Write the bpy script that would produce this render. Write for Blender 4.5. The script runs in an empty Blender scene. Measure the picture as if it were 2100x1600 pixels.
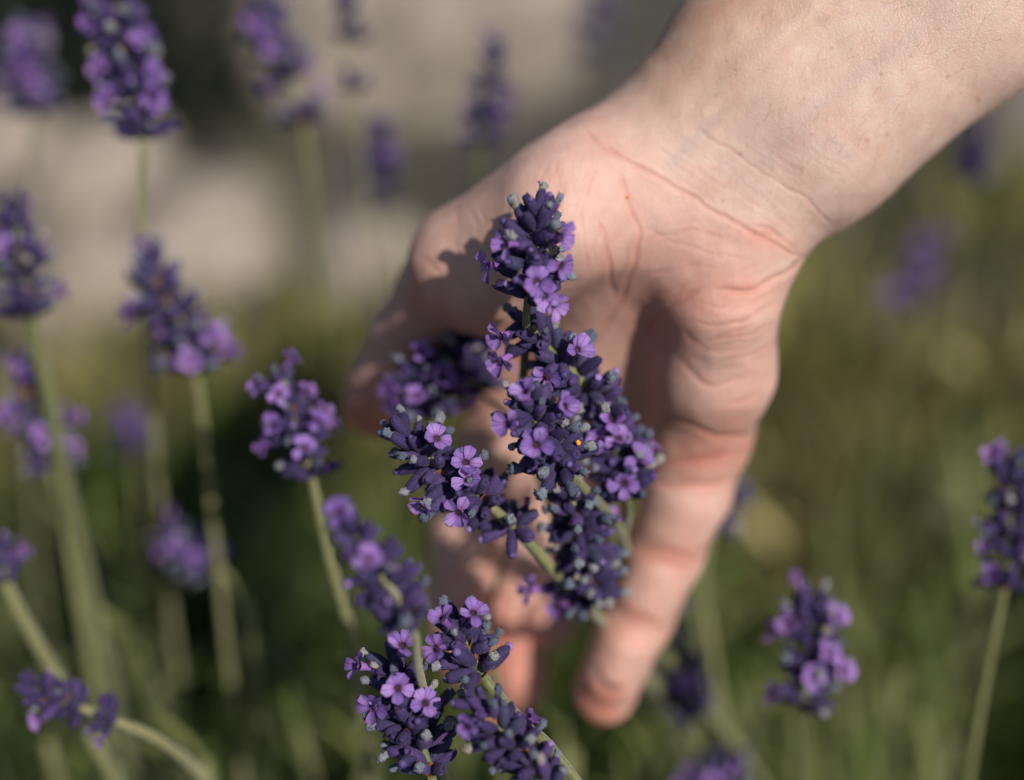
import bpy, math, random
import numpy as np
from mathutils import Vector, Matrix

# ------------------------------------------------------------------ camera, sky, sun, exposure
sc = bpy.context.scene
PITCH = math.radians(38.0)
CAM_H = 0.62
LENS, FSTOP, FOCUS = 50.0, 3.0, 0.277
SUN = Vector((0.42, -0.55, 0.72)).normalized()
cam_d = bpy.data.cameras.new('camera'); cam = bpy.data.objects.new('camera', cam_d)
sc.collection.objects.link(cam); sc.camera = cam
cam_d.sensor_width = 36.0; cam_d.lens = LENS; cam_d.clip_start = 0.01; cam_d.clip_end = 400.0
cam.location = (0, 0, CAM_H); cam.rotation_euler = (math.pi / 2 - PITCH, 0, 0)
cam_d.dof.use_dof = True; cam_d.dof.focus_distance = FOCUS
cam_d.dof.aperture_fstop = FSTOP; cam_d.dof.aperture_blades = 9

w = bpy.data.worlds.new('World'); sc.world = w; w.use_nodes = True
sky = w.node_tree.nodes.new('ShaderNodeTexSky'); sky.sky_type = 'NISHITA'; sky.sun_disc = False
sky.sun_elevation = math.asin(SUN.z); sky.sun_rotation = math.atan2(SUN.x, SUN.y)
bg = w.node_tree.nodes['Background']; bg.inputs['Strength'].default_value = 0.05
w.node_tree.links.new(sky.outputs[0], bg.inputs[0])
sun_d = bpy.data.lights.new('sun', 'SUN'); sun_d.energy = 4.2; sun_d.angle = math.radians(0.55); sun_d.color = (1.0, 0.94, 0.85)
sun = bpy.data.objects.new('sun', sun_d); sc.collection.objects.link(sun)
sun.rotation_euler = SUN.to_track_quat('Z', 'Y').to_euler(); sun.location = (2, -1, 3)
sc.view_settings.view_transform = 'Standard'; sc.view_settings.look = 'None'
sc.view_settings.exposure = 0.26; sc.view_settings.gamma = 1.0
sc.cycles.use_denoising = True
sc.cycles.max_bounces = 8; sc.cycles.transparent_max_bounces = 6
sc.cycles.sample_clamp_indirect = 4.0

# ------------------------------------------------------------------ the shape of the hand as a distance field
FPX = 2916.67
def J(px, py, d):
    "photo pixel + depth in mm -> camera-frame point in mm (x right, y up, z away)"
    return np.array([(px - 1050.0) / FPX * d, (800.0 - py) / FPX * d, float(d)])
def cone(P, a, b, ra, rb):
    "round cone from a to b; P holds the three coordinate rows"
    f = np.float32
    ab = (b - a).astype(f); L2 = f(ab @ ab)
    x, y, z = P[0] - f(a[0]), P[1] - f(a[1]), P[2] - f(a[2])
    t = x * ab[0]; t += y * ab[1]; t += z * ab[2]; t /= L2
    np.clip(t, 0, 1, out=t)
    x -= t * ab[0]; y -= t * ab[1]; z -= t * ab[2]
    x *= x; y *= y; z *= z; x += y; x += z
    np.sqrt(x, out=x); t *= f(rb - ra); t += f(ra); x -= t
    return x
def smin(a, b, k):
    h = np.maximum(np.float32(k) - np.abs(a - b), 0); h *= h; h *= np.float32(0.25 / k)
    return np.minimum(a, b) - h
def chain(P, pts, k=2.5):
    d = None
    for (a, ra), (b, rb) in zip(pts[:-1], pts[1:]):
        c = cone(P, a, b, ra, rb)
        d = c if d is None else smin(d, c, k)
    return d
ARM_AXIS = [((1396, 412, 307), 9.0, 16.2), ((1607, 207, 303), 10.6, 18.6), ((1897, -60, 299), 11.2, 20.2),
            ((2300, -430, 293), 11.0, 23.0), ((2800, -890, 286), 10.0, 25.0)]
def hand_sdf(P):
    P = np.ascontiguousarray(np.asarray(P).T, dtype=np.float32)
    n = P.shape[1]
    return np.concatenate([_sdf(P[:, i:i + 30000]) for i in range(0, n, 30000)])
def _sdf(P):
    # forearm: a radial and an ulnar rod side by side
    rad, uln = [], []
    for (px, py, d), o, r in ARM_AXIS:
        s = FPX / d
        rad.append((J(px - 0.67 * o * s, py - 0.74 * o * s, d), r))
        uln.append((J(px + 0.67 * o * s, py + 0.74 * o * s, d), r))
    arm = smin(chain(P, rad, 4), chain(P, uln, 4), 8)
    # palm
    K = 7.0
    palm = cone(P, J(1285, 375, 307), J(1480, 512, 306), 15, 14.5)
    for a, b, ra, rb in [
        ((1270, 400, 311), (1052, 800, 355), 11, 10.5),
        ((1340, 440, 311), (1150, 835, 359), 11.5, 11),
        ((1410, 480, 311), (1280, 860, 353), 12, 10.5),
        ((1470, 550, 308), (1430, 875, 340), 12.2, 10.3),
        ((1310, 470, 309), (1205, 780, 337), 12.5, 11),
        ((1365, 470, 308), (1320, 800, 347), 12.5, 10.5)]:
        palm = smin(palm, cone(P, J(*a), J(*b), ra, rb), K)
    thenar = smin(cone(P, J(1205, 385, 302), J(964, 534, 313), 14, 12),
                  cone(P, J(1150, 450, 298), J(1010, 570, 315), 14.5, 13.5), 6)
    palm = smin(palm, thenar, 7)
    palm = smin(palm, cone(P, J(960, 590, 333), J(1050, 740, 353), 9, 9), 7)
    hyp = smin(cone(P, J(1478, 622, 303), J(1462, 760, 316), 12.6, 12.6),
               cone(P, J(1462, 760, 316), J(1438, 880, 328), 12.6, 11.8), 6)
    palm = smin(palm, hyp, 5)
    body = smin(arm, palm, 8)
    thumb = chain(P, [(J(950, 532, 315), 11.2), (J(846, 690, 339), 9.7), (J(796, 785, 350), 9.1), (J(764, 832, 357), 7.8)])
    thumb = smin(thumb, cone(P, J(800, 765, 343), J(775, 807, 348), 6.6, 6.2), 4)
    idx = chain(P, [(J(1052, 800, 355), 10.2), (J(957, 1080, 370), 9.2), (J(940, 1235, 372), 8.4), (J(948, 1345, 369), 7.2)])
    idx = smin(idx, cone(P, J(950, 1290, 366), J(948, 1330, 364), 6.3, 6.0), 4)
    mid = chain(P, [(J(1150, 835, 359), 10.4), (J(1085, 1115, 375), 9.0), (J(1066, 1275, 378), 8.5), (J(1062, 1404, 374), 7.5)])
    mid = smin(mid, cone(P, J(1062, 1335, 372), J(1060, 1380, 369), 6.3, 6.2), 4)
    rng = chain(P, [(J(1280, 860, 353), 10.2), (J(1192, 1090, 380), 8.8), (J(1150, 1205, 377), 8.2), (J(1125, 1275, 369), 7.0)])
    pnk = chain(P, [(J(1434, 885, 328), 11.0), (J(1409, 1010, 331), 9.6), (J(1366, 1130, 335), 8.7), (J(1305, 1270, 339), 8.3), (J(1238, 1423, 343), 7.4)])
    # soft pads on the palm side of each phalanx of the little finger
    pnk = smin(pnk, cone(P, J(1402, 1030, 328.5), J(1387, 1080, 330), 7.6, 7.4), 3)
    pnk = smin(pnk, cone(P, J(1345, 1175, 332.5), J(1325, 1225, 333.5), 6.8, 6.6), 3)
    pnk = smin(pnk, cone(P, J(1280, 1320, 335), J(1250, 1390, 337), 6.8, 6.2), 3)
    f = smin(thumb, idx, 2.0)
    f = smin(f, mid, 1.2); f = smin(f, rng, 1.2); f = smin(f, pnk, 1.2)
    return smin(body, f, 5.0)
# ------------------------------------------------------------------ helpers
C = sc.collection
rnd = random.Random(11)
FWD = np.array([0, math.cos(PITCH), -math.sin(PITCH)]); RGT = np.array([1.0, 0, 0]); UPV = np.array([0, math.sin(PITCH), math.cos(PITCH)])
M_CAM = np.stack([RGT, UPV, FWD])                       # rows: camera x, y, depth
def to_world(P):                                        # camera-frame mm -> world metres
    return np.asarray(P) / 1000.0 @ M_CAM + np.array([0, 0, CAM_H])
def W(px, py, d): return Vector(to_world(J(px, py, d)))
def ground_at(px, py):                                  # where a photo pixel meets the ground
    v = J(px, py, 1.0) @ M_CAM
    return Vector((v * (CAM_H / -v[2])).tolist()) + Vector((0, 0, CAM_H))
def srgb(r, g, b):
    f = lambda c: (c / 255 / 12.92) if c <= 10 else ((c / 255 + 0.055) / 1.055) ** 2.4
    return (f(r), f(g), f(b), 1.0)
def mesh_obj(name, verts, faces, mat, parent=None, smooth=True):
    me = bpy.data.meshes.new(name); me.from_pydata([tuple(v) for v in verts], [], faces)
    if smooth: me.polygons.foreach_set('use_smooth', [True] * len(me.polygons))
    if mat: me.materials.append(mat)
    o = bpy.data.objects.new(name, me); C.objects.link(o)
    if parent: o.parent = parent
    return o
def inst(name, me, mat4, parent):
    o = bpy.data.objects.new(name, me); C.objects.link(o)
    o.parent = parent; o.matrix_local = mat4
    return o
def tag(o, label, cat, group=None, kind=None):
    if label: o['label'] = label
    if cat: o['category'] = cat
    if group: o['group'] = group
    if kind: o['kind'] = kind
    return o
def empty(name, loc):
    o = bpy.data.objects.new(name, None); o.empty_display_size = 0.01; o.location = loc; C.objects.link(o); return o

# ------------------------------------------------------------------ materials
def new_mat(name):
    m = bpy.data.materials.new(name); m.use_nodes = True
    nt = m.node_tree
    return m, nt, nt.nodes['Principled BSDF'], nt.nodes['Material Output']
def node(nt, t, **kw):
    n = nt.nodes.new(t)
    for k, v in kw.items():
        if k in n.inputs: n.inputs[k].default_value = v
        else: setattr(n, k, v)
    return n
def ramp(nt, stops, fac=None):
    r = nt.nodes.new('ShaderNodeValToRGB')
    el = r.color_ramp.elements
    while len(el) < len(stops): el.new(0.5)
    for e, (p, c) in zip(el, stops): e.position = p; e.color = c
    if fac is not None: nt.links.new(fac, r.inputs[0])
    return r
def bump(nt, b, height, strength, dist):
    n = nt.nodes.new('ShaderNodeBump'); n.inputs['Strength'].default_value = strength; n.inputs['Distance'].default_value = dist
    nt.links.new(height, n.inputs['Height']); nt.links.new(n.outputs[0], b.inputs['Normal']); return n
def mix(nt, fac, a, b, mode='MIX'):
    n = nt.nodes.new('ShaderNodeMix'); n.data_type = 'RGBA'; n.blend_type = mode
    for i, v in ((0, fac), (6, a), (7, b)):
        if isinstance(v, (int, float)): n.inputs[i].default_value = v
        elif isinstance(v, tuple): n.inputs[i].default_value = v
        else: nt.links.new(v, n.inputs[i])
    return n.outputs[2]

def mat_varied(name, stops, rough=0.7, nscale=900, nmix=0.35, sheen=0.0, sheen_tint=(0.8, 0.75, 0.9, 1), transl=0.0, bump_s=0.4, bump_d=0.0002):
    "colour picked per object from a ramp, mottled by noise, optionally fuzzy (sheen) or thin (translucent)"
    m, nt, b, out = new_mat(name)
    oi = nt.nodes.new('ShaderNodeObjectInfo'); tc = nt.nodes.new('ShaderNodeTexCoord')
    r = ramp(nt, stops, oi.outputs['Random'])
    nz = node(nt, 'ShaderNodeTexNoise', Scale=nscale, Detail=3.0); nt.links.new(tc.outputs['Object'], nz.inputs['Vector'])
    dark = ramp(nt, [(0.3, (0.45, 0.45, 0.45, 1)), (0.7, (1.45, 1.45, 1.45, 1))], nz.outputs[0])
    col = mix(nt, nmix, r.outputs[0], mix(nt, 1.0, r.outputs[0], dark.outputs[0], 'MULTIPLY'))
    nt.links.new(col, b.inputs['Base Color']); b.inputs['Roughness'].default_value = rough
    b.inputs['Sheen Weight'].default_value = sheen; b.inputs['Sheen Tint'].default_value = sheen_tint; b.inputs['Sheen Roughness'].default_value = 0.4
    b.inputs['Specular IOR Level'].default_value = 0.3
    bump(nt, b, nz.outputs[0], bump_s, bump_d)
    if transl > 0:
        tr = nt.nodes.new('ShaderNodeBsdfTranslucent'); nt.links.new(col, tr.inputs[0])
        ms = nt.nodes.new('ShaderNodeMixShader'); ms.inputs[0].default_value = transl
        nt.links.new(b.outputs[0], ms.inputs[1]); nt.links.new(tr.outputs[0], ms.inputs[2]); nt.links.new(ms.outputs[0], out.inputs[0])
    return m
MAT = {}
MAT['calyx'] = mat_varied('calyx_velvet', [(0.0, srgb(38, 31, 64)), (0.3, srgb(56, 44, 86)), (0.6, srgb(46, 40, 76)), (0.8, srgb(72, 54, 102)), (1.0, srgb(52, 54, 82))],
                          rough=0.8, nscale=2600, nmix=0.7, sheen=0.12, sheen_tint=(0.62, 0.52, 0.74, 1), bump_s=0.7)
def mat_petal():
    m, nt, b, out = new_mat('petal_violet')
    oi = nt.nodes.new('ShaderNodeObjectInfo'); tc = nt.nodes.new('ShaderNodeTexCoord')
    r = ramp(nt, [(0.0, srgb(126, 98, 168)), (0.5, srgb(154, 122, 194)), (1.0, srgb(176, 142, 206))], oi.outputs['Random'])
    sx = nt.nodes.new('ShaderNodeVectorMath'); sx.operation = 'MULTIPLY'; sx.inputs[1].default_value = (1, 1, 0); nt.links.new(tc.outputs['Object'], sx.inputs[0])
    ln = nt.nodes.new('ShaderNodeVectorMath'); ln.operation = 'LENGTH'; nt.links.new(sx.outputs[0], ln.inputs[0])
    mm = node(nt, 'ShaderNodeMath', operation='MULTIPLY'); mm.inputs[1].default_value = 1000 / 3.4; nt.links.new(ln.outputs['Value'], mm.inputs[0])
    rr = ramp(nt, [(0.15, srgb(84, 52, 84)), (0.3, srgb(232, 214, 226)), (0.5, (1, 1, 1, 1)), (1.0, (0.82, 0.8, 0.88, 1))], mm.outputs[0])
    # veins running outwards: noise on the angle round the flower
    sp = nt.nodes.new('ShaderNodeSeparateXYZ'); nt.links.new(tc.outputs['Object'], sp.inputs[0])
    an = node(nt, 'ShaderNodeMath', operation='ARCTAN2'); nt.links.new(sp.outputs[1], an.inputs[0]); nt.links.new(sp.outputs[0], an.inputs[1])
    nz = nt.nodes.new('ShaderNodeTexNoise'); nz.noise_dimensions = '1D'; nz.inputs['Scale'].default_value = 7.0; nz.inputs['Detail'].default_value = 2.0; nt.links.new(an.outputs[0], nz.inputs['W'])
    vr = ramp(nt, [(0.35, (0.66, 0.6, 0.74, 1)), (0.52, (1.08, 1.08, 1.08, 1))], nz.outputs[0])
    col = mix(nt, 1.0, mix(nt, 1.0, r.outputs[0], rr.outputs[0], 'MULTIPLY'), vr.outputs[0], 'MULTIPLY')
    nt.links.new(col, b.inputs['Base Color']); b.inputs['Roughness'].default_value = 0.6; b.inputs['Specular IOR Level'].default_value = 0.25
    tr = nt.nodes.new('ShaderNodeBsdfTranslucent'); nt.links.new(col, tr.inputs[0])
    ms = nt.nodes.new('ShaderNodeMixShader'); ms.inputs[0].default_value = 0.35
    nt.links.new(b.outputs[0], ms.inputs[1]); nt.links.new(tr.outputs[0], ms.inputs[2]); nt.links.new(ms.outputs[0], out.inputs[0])
    return m
MAT['petal'] = mat_petal()
MAT['bud'] = mat_varied('bud_violet', [(0.0, srgb(60, 50, 94)), (0.6, srgb(84, 68, 122)), (0.8, srgb(120, 98, 156)), (1.0, srgb(144, 116, 178))], rough=0.65, nscale=1800, nmix=0.4)
MAT['tube'] = mat_varied('corolla_tube', [(0.0, srgb(110, 72, 140)), (1.0, srgb(134, 92, 160))], rough=0.7, nscale=1500)
MAT['throat'] = mat_varied('corolla_throat', [(0.0, srgb(40, 22, 40)), (1.0, srgb(64, 40, 46))], rough=0.9)
MAT['wither'] = mat_varied('withered_corolla', [(0.0, srgb(66, 72, 92)), (0.45, srgb(98, 104, 120)), (0.75, srgb(124, 124, 132)), (1.0, srgb(136, 128, 118))],
                           rough=0.9, nscale=2400, nmix=0.7, sheen=0.2, bump_s=1.0)
MAT['bract'] = mat_varied('dry_bract', [(0.0, srgb(112, 72, 44)), (0.6, srgb(160, 112, 70)), (1.0, srgb(176, 136, 92))], rough=0.8, nscale=1400, transl=0.25)
MAT['pollen'] = mat_varied('pollen_orange', [(0.0, srgb(236, 140, 30)), (1.0, srgb(240, 150, 40))], rough=0.8)

def mat_stem():
    m, nt, b, out = new_mat('stem_green')
    oi = nt.nodes.new('ShaderNodeObjectInfo'); tc = nt.nodes.new('ShaderNodeTexCoord')
    r = ramp(nt, [(0.0, srgb(92, 98, 56)), (0.5, srgb(116, 118, 76)), (1.0, srgb(128, 126, 90))], oi.outputs['Random'])
    mp = node(nt, 'ShaderNodeMapping'); mp.inputs['Scale'].default_value = (1.0, 1.0, 0.12)
    nt.links.new(tc.outputs['Object'], mp.inputs[0])
    nz = node(nt, 'ShaderNodeTexNoise', Scale=1500, Detail=4.0); nt.links.new(mp.outputs[0], nz.inputs['Vector'])
    rr = ramp(nt, [(0.35, (0.62, 0.66, 0.5, 1)), (0.65, (1.15, 1.12, 1.05, 1))], nz.outputs[0])
    nt.links.new(mix(nt, 0.8, r.outputs[0], rr.outputs[0], 'MULTIPLY'), b.inputs['Base Color'])
    b.inputs['Roughness'].default_value = 0.65; b.inputs['Sheen Weight'].default_value = 0.25
    bump(nt, b, nz.outputs[0], 0.6, 0.0002)
    return m
MAT['stem'] = mat_stem()

def mat_attr(name, rough=0.7, transl=0.25, nscale=250):
    m, nt, b, out = new_mat(name)
    at = nt.nodes.new('ShaderNodeAttribute'); at.attribute_name = 'tint'
    tc = nt.nodes.new('ShaderNodeTexCoord')
    nz = node(nt, 'ShaderNodeTexNoise', Scale=nscale, Detail=3.0); nt.links.new(tc.outputs['Object'], nz.inputs['Vector'])
    rr = ramp(nt, [(0.3, (0.7, 0.7, 0.7, 1)), (0.7, (1.2, 1.2, 1.2, 1))], nz.outputs[0])
    col = mix(nt, 0.7, at.outputs[0], rr.outputs[0], 'MULTIPLY')
    nt.links.new(col, b.inputs['Base Color']); b.inputs['Roughness'].default_value = rough
    if transl:
        tr = nt.nodes.new('ShaderNodeBsdfTranslucent'); nt.links.new(col, tr.inputs[0])
        ms = nt.nodes.new('ShaderNodeMixShader'); ms.inputs[0].default_value = transl
        nt.links.new(b.outputs[0], ms.inputs[1]); nt.links.new(tr.outputs[0], ms.inputs[2]); nt.links.new(ms.outputs[0], out.inputs[0])
    return m
MAT['foliage'] = mat_attr('foliage_green')
MAT['leaf'] = mat_varied('leaf_grey_green', [(0.0, srgb(80, 98, 40)), (0.5, srgb(108, 118, 60)), (1.0, srgb(134, 138, 90))], rough=0.6, nscale=300, transl=0.25)

def mat_stone():
    m, nt, b, out = new_mat('pale_limestone')
    oi = nt.nodes.new('ShaderNodeObjectInfo'); tc = nt.nodes.new('ShaderNodeTexCoord')
    n1 = node(nt, 'ShaderNodeTexNoise', Scale=14.0, Detail=8.0, Roughness=0.65); nt.links.new(tc.outputs['Object'], n1.inputs['Vector'])
    n2 = node(nt, 'ShaderNodeTexNoise', Scale=90.0, Detail=5.0); nt.links.new(tc.outputs['Object'], n2.inputs['Vector'])
    r1 = ramp(nt, [(0.3, srgb(104, 95, 88)), (0.5, srgb(150, 139, 130)), (0.75, srgb(178, 167, 158))], n1.outputs[0])
    r2 = ramp(nt, [(0.35, (0.75, 0.74, 0.72, 1)), (0.6, (1.05, 1.05, 1.05, 1))], n2.outputs[0])
    nt.links.new(mix(nt, 0.8, r1.outputs[0], r2.outputs[0], 'MULTIPLY'), b.inputs['Base Color'])
    b.inputs['Roughness'].default_value = 0.9
    bump(nt, b, n2.outputs[0], 0.6, 0.004)
    return m
MAT['stone'] = mat_stone()
def mat_soil():
    m, nt, b, out = new_mat('dry_soil')
    tc = nt.nodes.new('ShaderNodeTexCoord')
    n1 = node(nt, 'ShaderNodeTexNoise', Scale=5.0, Detail=8.0, Roughness=0.7); nt.links.new(tc.outputs['Object'], n1.inputs['Vector'])
    n2 = node(nt, 'ShaderNodeTexNoise', Scale=120.0, Detail=6.0); nt.links.new(tc.outputs['Object'], n2.inputs['Vector'])
    r1 = ramp(nt, [(0.3, srgb(50, 47, 42)), (0.5, srgb(74, 70, 63)), (0.7, srgb(94, 88, 79))], n1.outputs[0])
    r2 = ramp(nt, [(0.35, (0.6, 0.6, 0.58, 1)), (0.65, (1.2, 1.2, 1.2, 1))], n2.outputs[0])
    nt.links.new(mix(nt, 0.8, r1.outputs[0], r2.outputs[0], 'MULTIPLY'), b.inputs['Base Color'])
    b.inputs['Roughness'].default_value = 0.95
    bump(nt, b, n2.outputs[0], 0.8, 0.008)
    return m
MAT['soil'] = mat_soil()

def mat_skin():
    m, nt, b, out = new_mat('skin')
    at = nt.nodes.new('ShaderNodeAttribute'); at.attribute_name = 'tint'
    tc = nt.nodes.new('ShaderNodeTexCoord')
    def noise(scale, detail=3.0, rough=0.5):
        n = node(nt, 'ShaderNodeTexNoise', Scale=scale, Detail=detail, Roughness=rough); nt.links.new(tc.outputs['Object'], n.inputs['Vector']); return n
    big, mid, fine = noise(55, 4), noise(220, 4), noise(1400, 3)
    r1 = ramp(nt, [(0.3, (0.95, 0.86, 0.84, 1)), (0.5, (1, 1, 1, 1)), (0.7, (1.05, 1.06, 1.06, 1))], big.outputs[0])
    r2 = ramp(nt, [(0.3, (0.92, 0.82, 0.8, 1)), (0.7, (1.05, 1.09, 1.1, 1))], mid.outputs[0])
    c = mix(nt, 0.9, at.outputs[0], r1.outputs[0], 'MULTIPLY'); c = mix(nt, 0.5, c, r2.outputs[0], 'MULTIPLY')
    nt.links.new(c, b.inputs['Base Color'])
    b.inputs['Subsurface Weight'].default_value = 0.35; b.inputs['Subsurface Radius'].default_value = (1.0, 0.32, 0.18)
    b.inputs['Subsurface Scale'].default_value = 0.0022
    b.inputs['Roughness'].default_value = 0.52; b.inputs['Specular IOR Level'].default_value = 0.38
    # fine lattice of skin lines
    v = node(nt, 'ShaderNodeTexVoronoi', feature='DISTANCE_TO_EDGE', Scale=1500.0)
    wv = node(nt, 'ShaderNodeTexNoise', Scale=600.0, Detail=2.0); nt.links.new(tc.outputs['Object'], wv.inputs['Vector'])
    ad = nt.nodes.new('ShaderNodeVectorMath'); ad.operation = 'MULTIPLY_ADD'; ad.inputs[1].default_value = (0.0012,) * 3
    nt.links.new(wv.outputs['Color'], ad.inputs[0]); nt.links.new(tc.outputs['Object'], ad.inputs[2]); nt.links.new(ad.outputs[0], v.inputs['Vector'])
    vr = ramp(nt, [(0.0, (0, 0, 0, 1)), (0.16, (1, 1, 1, 1))], v.outputs['Distance'])
    # stretched fine wrinkles
    mp = node(nt, 'ShaderNodeMapping'); mp.inputs['Rotation'].default_value = (0.3, 0.2, math.radians(52)); mp.inputs['Scale'].default_value = (1.0, 0.16, 0.5)
    nt.links.new(tc.outputs['Object'], mp.inputs[0])
    ln = node(nt, 'ShaderNodeTexNoise', Scale=900.0, Detail=3.0); nt.links.new(mp.outputs[0], ln.inputs['Vector'])
    s1 = node(nt, 'ShaderNodeMath', operation='MULTIPLY_ADD'); s1.inputs[1].default_value = 0.5
    nt.links.new(vr.outputs[0], s1.inputs[0]); nt.links.new(ln.outputs[0], s1.inputs[2])
    s2 = node(nt, 'ShaderNodeMath', operation='MULTIPLY_ADD'); s2.inputs[1].default_value = 0.6
    nt.links.new(mid.outputs[0], s2.inputs[0]); nt.links.new(s1.outputs[0], s2.inputs[2])
    bump(nt, b, s2.outputs[0], 0.42, 0.00024)
    return m
MAT['skin'] = mat_skin()
MAT['hair'] = mat_varied('fine_hair', [(0.0, srgb(190, 160, 120)), (1.0, srgb(200, 170, 130))], rough=0.5)

# ------------------------------------------------------------------ ground and stones
def noise3(p, s, seed=0):
    from mathutils import noise
    return noise.noise(Vector(p) * s + Vector((seed * 7.3, seed * 3.1, seed * 1.7)))
def build_ground():
    n = 150
    xs = np.concatenate([[-40, -15, -6], np.linspace(-2.0, 2.0, n), [6, 15, 40]])
    ys = np.concatenate([[-40, -12, -4], np.linspace(-1.0, 3.6, n), [6, 12, 40]])
    V = []; F = []
    for y in ys:
        for x in xs:
            z = 0.0
            if -2 <= x <= 2 and -1 <= y <= 3.6:
                z = 0.018 * noise3((x, y, 0), 3.0) + 0.010 * noise3((x, y, 2), 11.0) + 0.006 * noise3((x, y, 5), 32.0)
            V.append((x, y, z - 0.02))
    nx = len(xs)
    for j in range(len(ys) - 1):
        for i in range(nx - 1): F.append((j * nx + i, j * nx + i + 1, (j + 1) * nx + i + 1, (j + 1) * nx + i))
    tag(mesh_obj('ground', V, F, MAT['soil']), None, None, kind='structure')
build_ground()
def stone_mesh(seed, sx, sy, sz):
    import bmesh
    bm = bmesh.new(); bmesh.ops.create_icosphere(bm, subdivisions=5, radius=1.0)
    for v in bm.verts:
        d = v.co.normalized()
        r = 1 + 0.22 * noise3(d, 1.3, seed) + 0.10 * noise3(d, 3.0, seed + 3) + 0.035 * noise3(d, 8.0, seed + 5) + 0.015 * noise3(d, 20.0, seed + 6)
        # chisel a few flat faces
        for k in range(6):
            r2 = random.Random(seed * 31 + k); nn = Vector((r2.uniform(-1, 1), r2.uniform(-1, 1), r2.uniform(-0.4, 1))).normalized()
            lim = 0.80 + 0.12 * r2.random(); q = d.dot(nn)
            if q * r > lim: r = r * 0.25 + 0.75 * lim / q
        v.co = Vector((d.x * r * sx, d.y * r * sy, d.z * r * sz))
    me = bpy.data.meshes.new('stone'); bm.to_mesh(me); bm.free()
    me.polygons.foreach_set('use_smooth', [True] * len(me.polygons)); me.materials.append(MAT['stone'])
    return me
def stone(px, py, sx, sy, sz, rz, seed, label, name='stone', group=None, lift=0.35):
    g = ground_at(px, py)
    o = bpy.data.objects.new(name, stone_mesh(seed, sx, sy, sz)); C.objects.link(o)
    o.location = (g.x, g.y, sz * lift); o.rotation_euler = (0, 0, rz)
    tag(o, label, 'stone', group)
STONES = [
 (850, 110, 0.185, 0.14, 0.18, 0.2, 3, 'large rounded pale boulder, the biggest of the stones behind the flowers', 'boulder'),
 (465, 110, 0.08, 0.075, 0.075, 0.5, 7, 'beige upright stone left of the biggest pale boulder', 'stone'),
 (200, 430, 0.072, 0.06, 0.055, 1.1, 12, 'pale angular stone lying beside the dark gap at the far left', 'stone'),
 (420, 535, 0.07, 0.065, 0.052, -0.5, 15, 'flat sunlit slab of stone under the tall left lavender spike', 'stone'),
 (190, 640, 0.065, 0.06, 0.055, 0.3, 21, 'small pale stone half hidden in the left lavender', 'stone'),
 (760, 600, 0.055, 0.05, 0.052, 0.9, 26, 'pale stone beside the thumb, in front of the biggest boulder', 'stone'),
 (2120, 330, 0.085, 0.09, 0.09, 0.3, 31, 'pale stone just beyond the forearm', 'stone'),
 (1900, 1100, 0.022, 0.028, 0.03, 0.7, 38, 'small pinkish pale pebble in the grass right of the little finger', 'pebble'),
 (20, 330, 0.05, 0.05, 0.05, 0.7, 41, 'small grey stone at the foot of the dark gap', 'stone'),
]
for s in STONES: stone(*s[:7], s[7], s[8])

# ------------------------------------------------------------------ lavender pieces (shared meshes, millimetre sizes)
MM = 0.001
def piece(name, V, F, mats, midx=None):
    me = bpy.data.meshes.new(name); me.from_pydata([(x * MM, y * MM, z * MM) for x, y, z in V], [], F)
    me.polygons.foreach_set('use_smooth', [True] * len(me.polygons))
    for m in mats: me.materials.append(m)
    if midx: me.polygons.foreach_set('material_index', midx)
    return me
def rings(prof, seg, off=None, bend=0.0, rib=0.0, nr=5, seed=0):
    "lathe (z, r) profile along +Z with ribs, a bend and a little irregularity"
    r_ = random.Random(seed); V = []; F = []
    for i, (z, r) in enumerate(prof):
        for k in range(seg):
            a = 2 * math.pi * k / seg
            rr = r * (1 + rib * math.cos(nr * a) + r_.uniform(-0.05, 0.05))
            V.append((rr * math.cos(a) + bend * z * z, rr * math.sin(a), z + r_.uniform(-0.05, 0.05)))
    for i in range(len(prof) - 1):
        for k in range(seg): F.append((i * seg + k, i * seg + (k + 1) % seg, (i + 1) * seg + (k + 1) % seg, (i + 1) * seg + k))
    return V, F
def calyx_mesh(seed):
    r_ = random.Random(seed); L = r_.uniform(5.0, 6.0); R = r_.uniform(1.02, 1.24)
    V, F = rings([(0, .3 * R), (.10 * L, .62 * R), (.3 * L, .95 * R), (.55 * L, 1.05 * R), (.8 * L, .98 * R), (.95 * L, .82 * R), (1.0 * L, .5 * R), (.96 * L, .28 * R), (.86 * L, .05)],
                 12, bend=r_.uniform(-.012, .012), rib=0.07, nr=6, seed=seed)
    # one larger lobe on the rim, as the upper calyx tooth
    V = [list(v) for v in V]
    for k in range(12):
        if k in (0, 1, 11): V[6 * 12 + k][2] += .55; V[5 * 12 + k][2] += .25
    # short fuzz: tiny spikes standing off the surface
    n0 = len(V)
    for q in range(90):
        z = r_.uniform(.12, .97) * L; a = r_.uniform(0, 2 * math.pi); rr = R * (1.02 if z > .3 * L else .8)
        c, s = math.cos(a), math.sin(a); l = r_.uniform(.18, .42); t = .05
        b = len(V)
        V += [[rr * c - s * t, rr * s + c * t, z], [rr * c + s * t, rr * s - c * t, z], [(rr + l) * c, (rr + l) * s, z + r_.uniform(0, .35)]]
        F.append((b, b + 1, b + 2))
    return piece('calyx', V, F, [MAT['calyx']])
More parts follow.
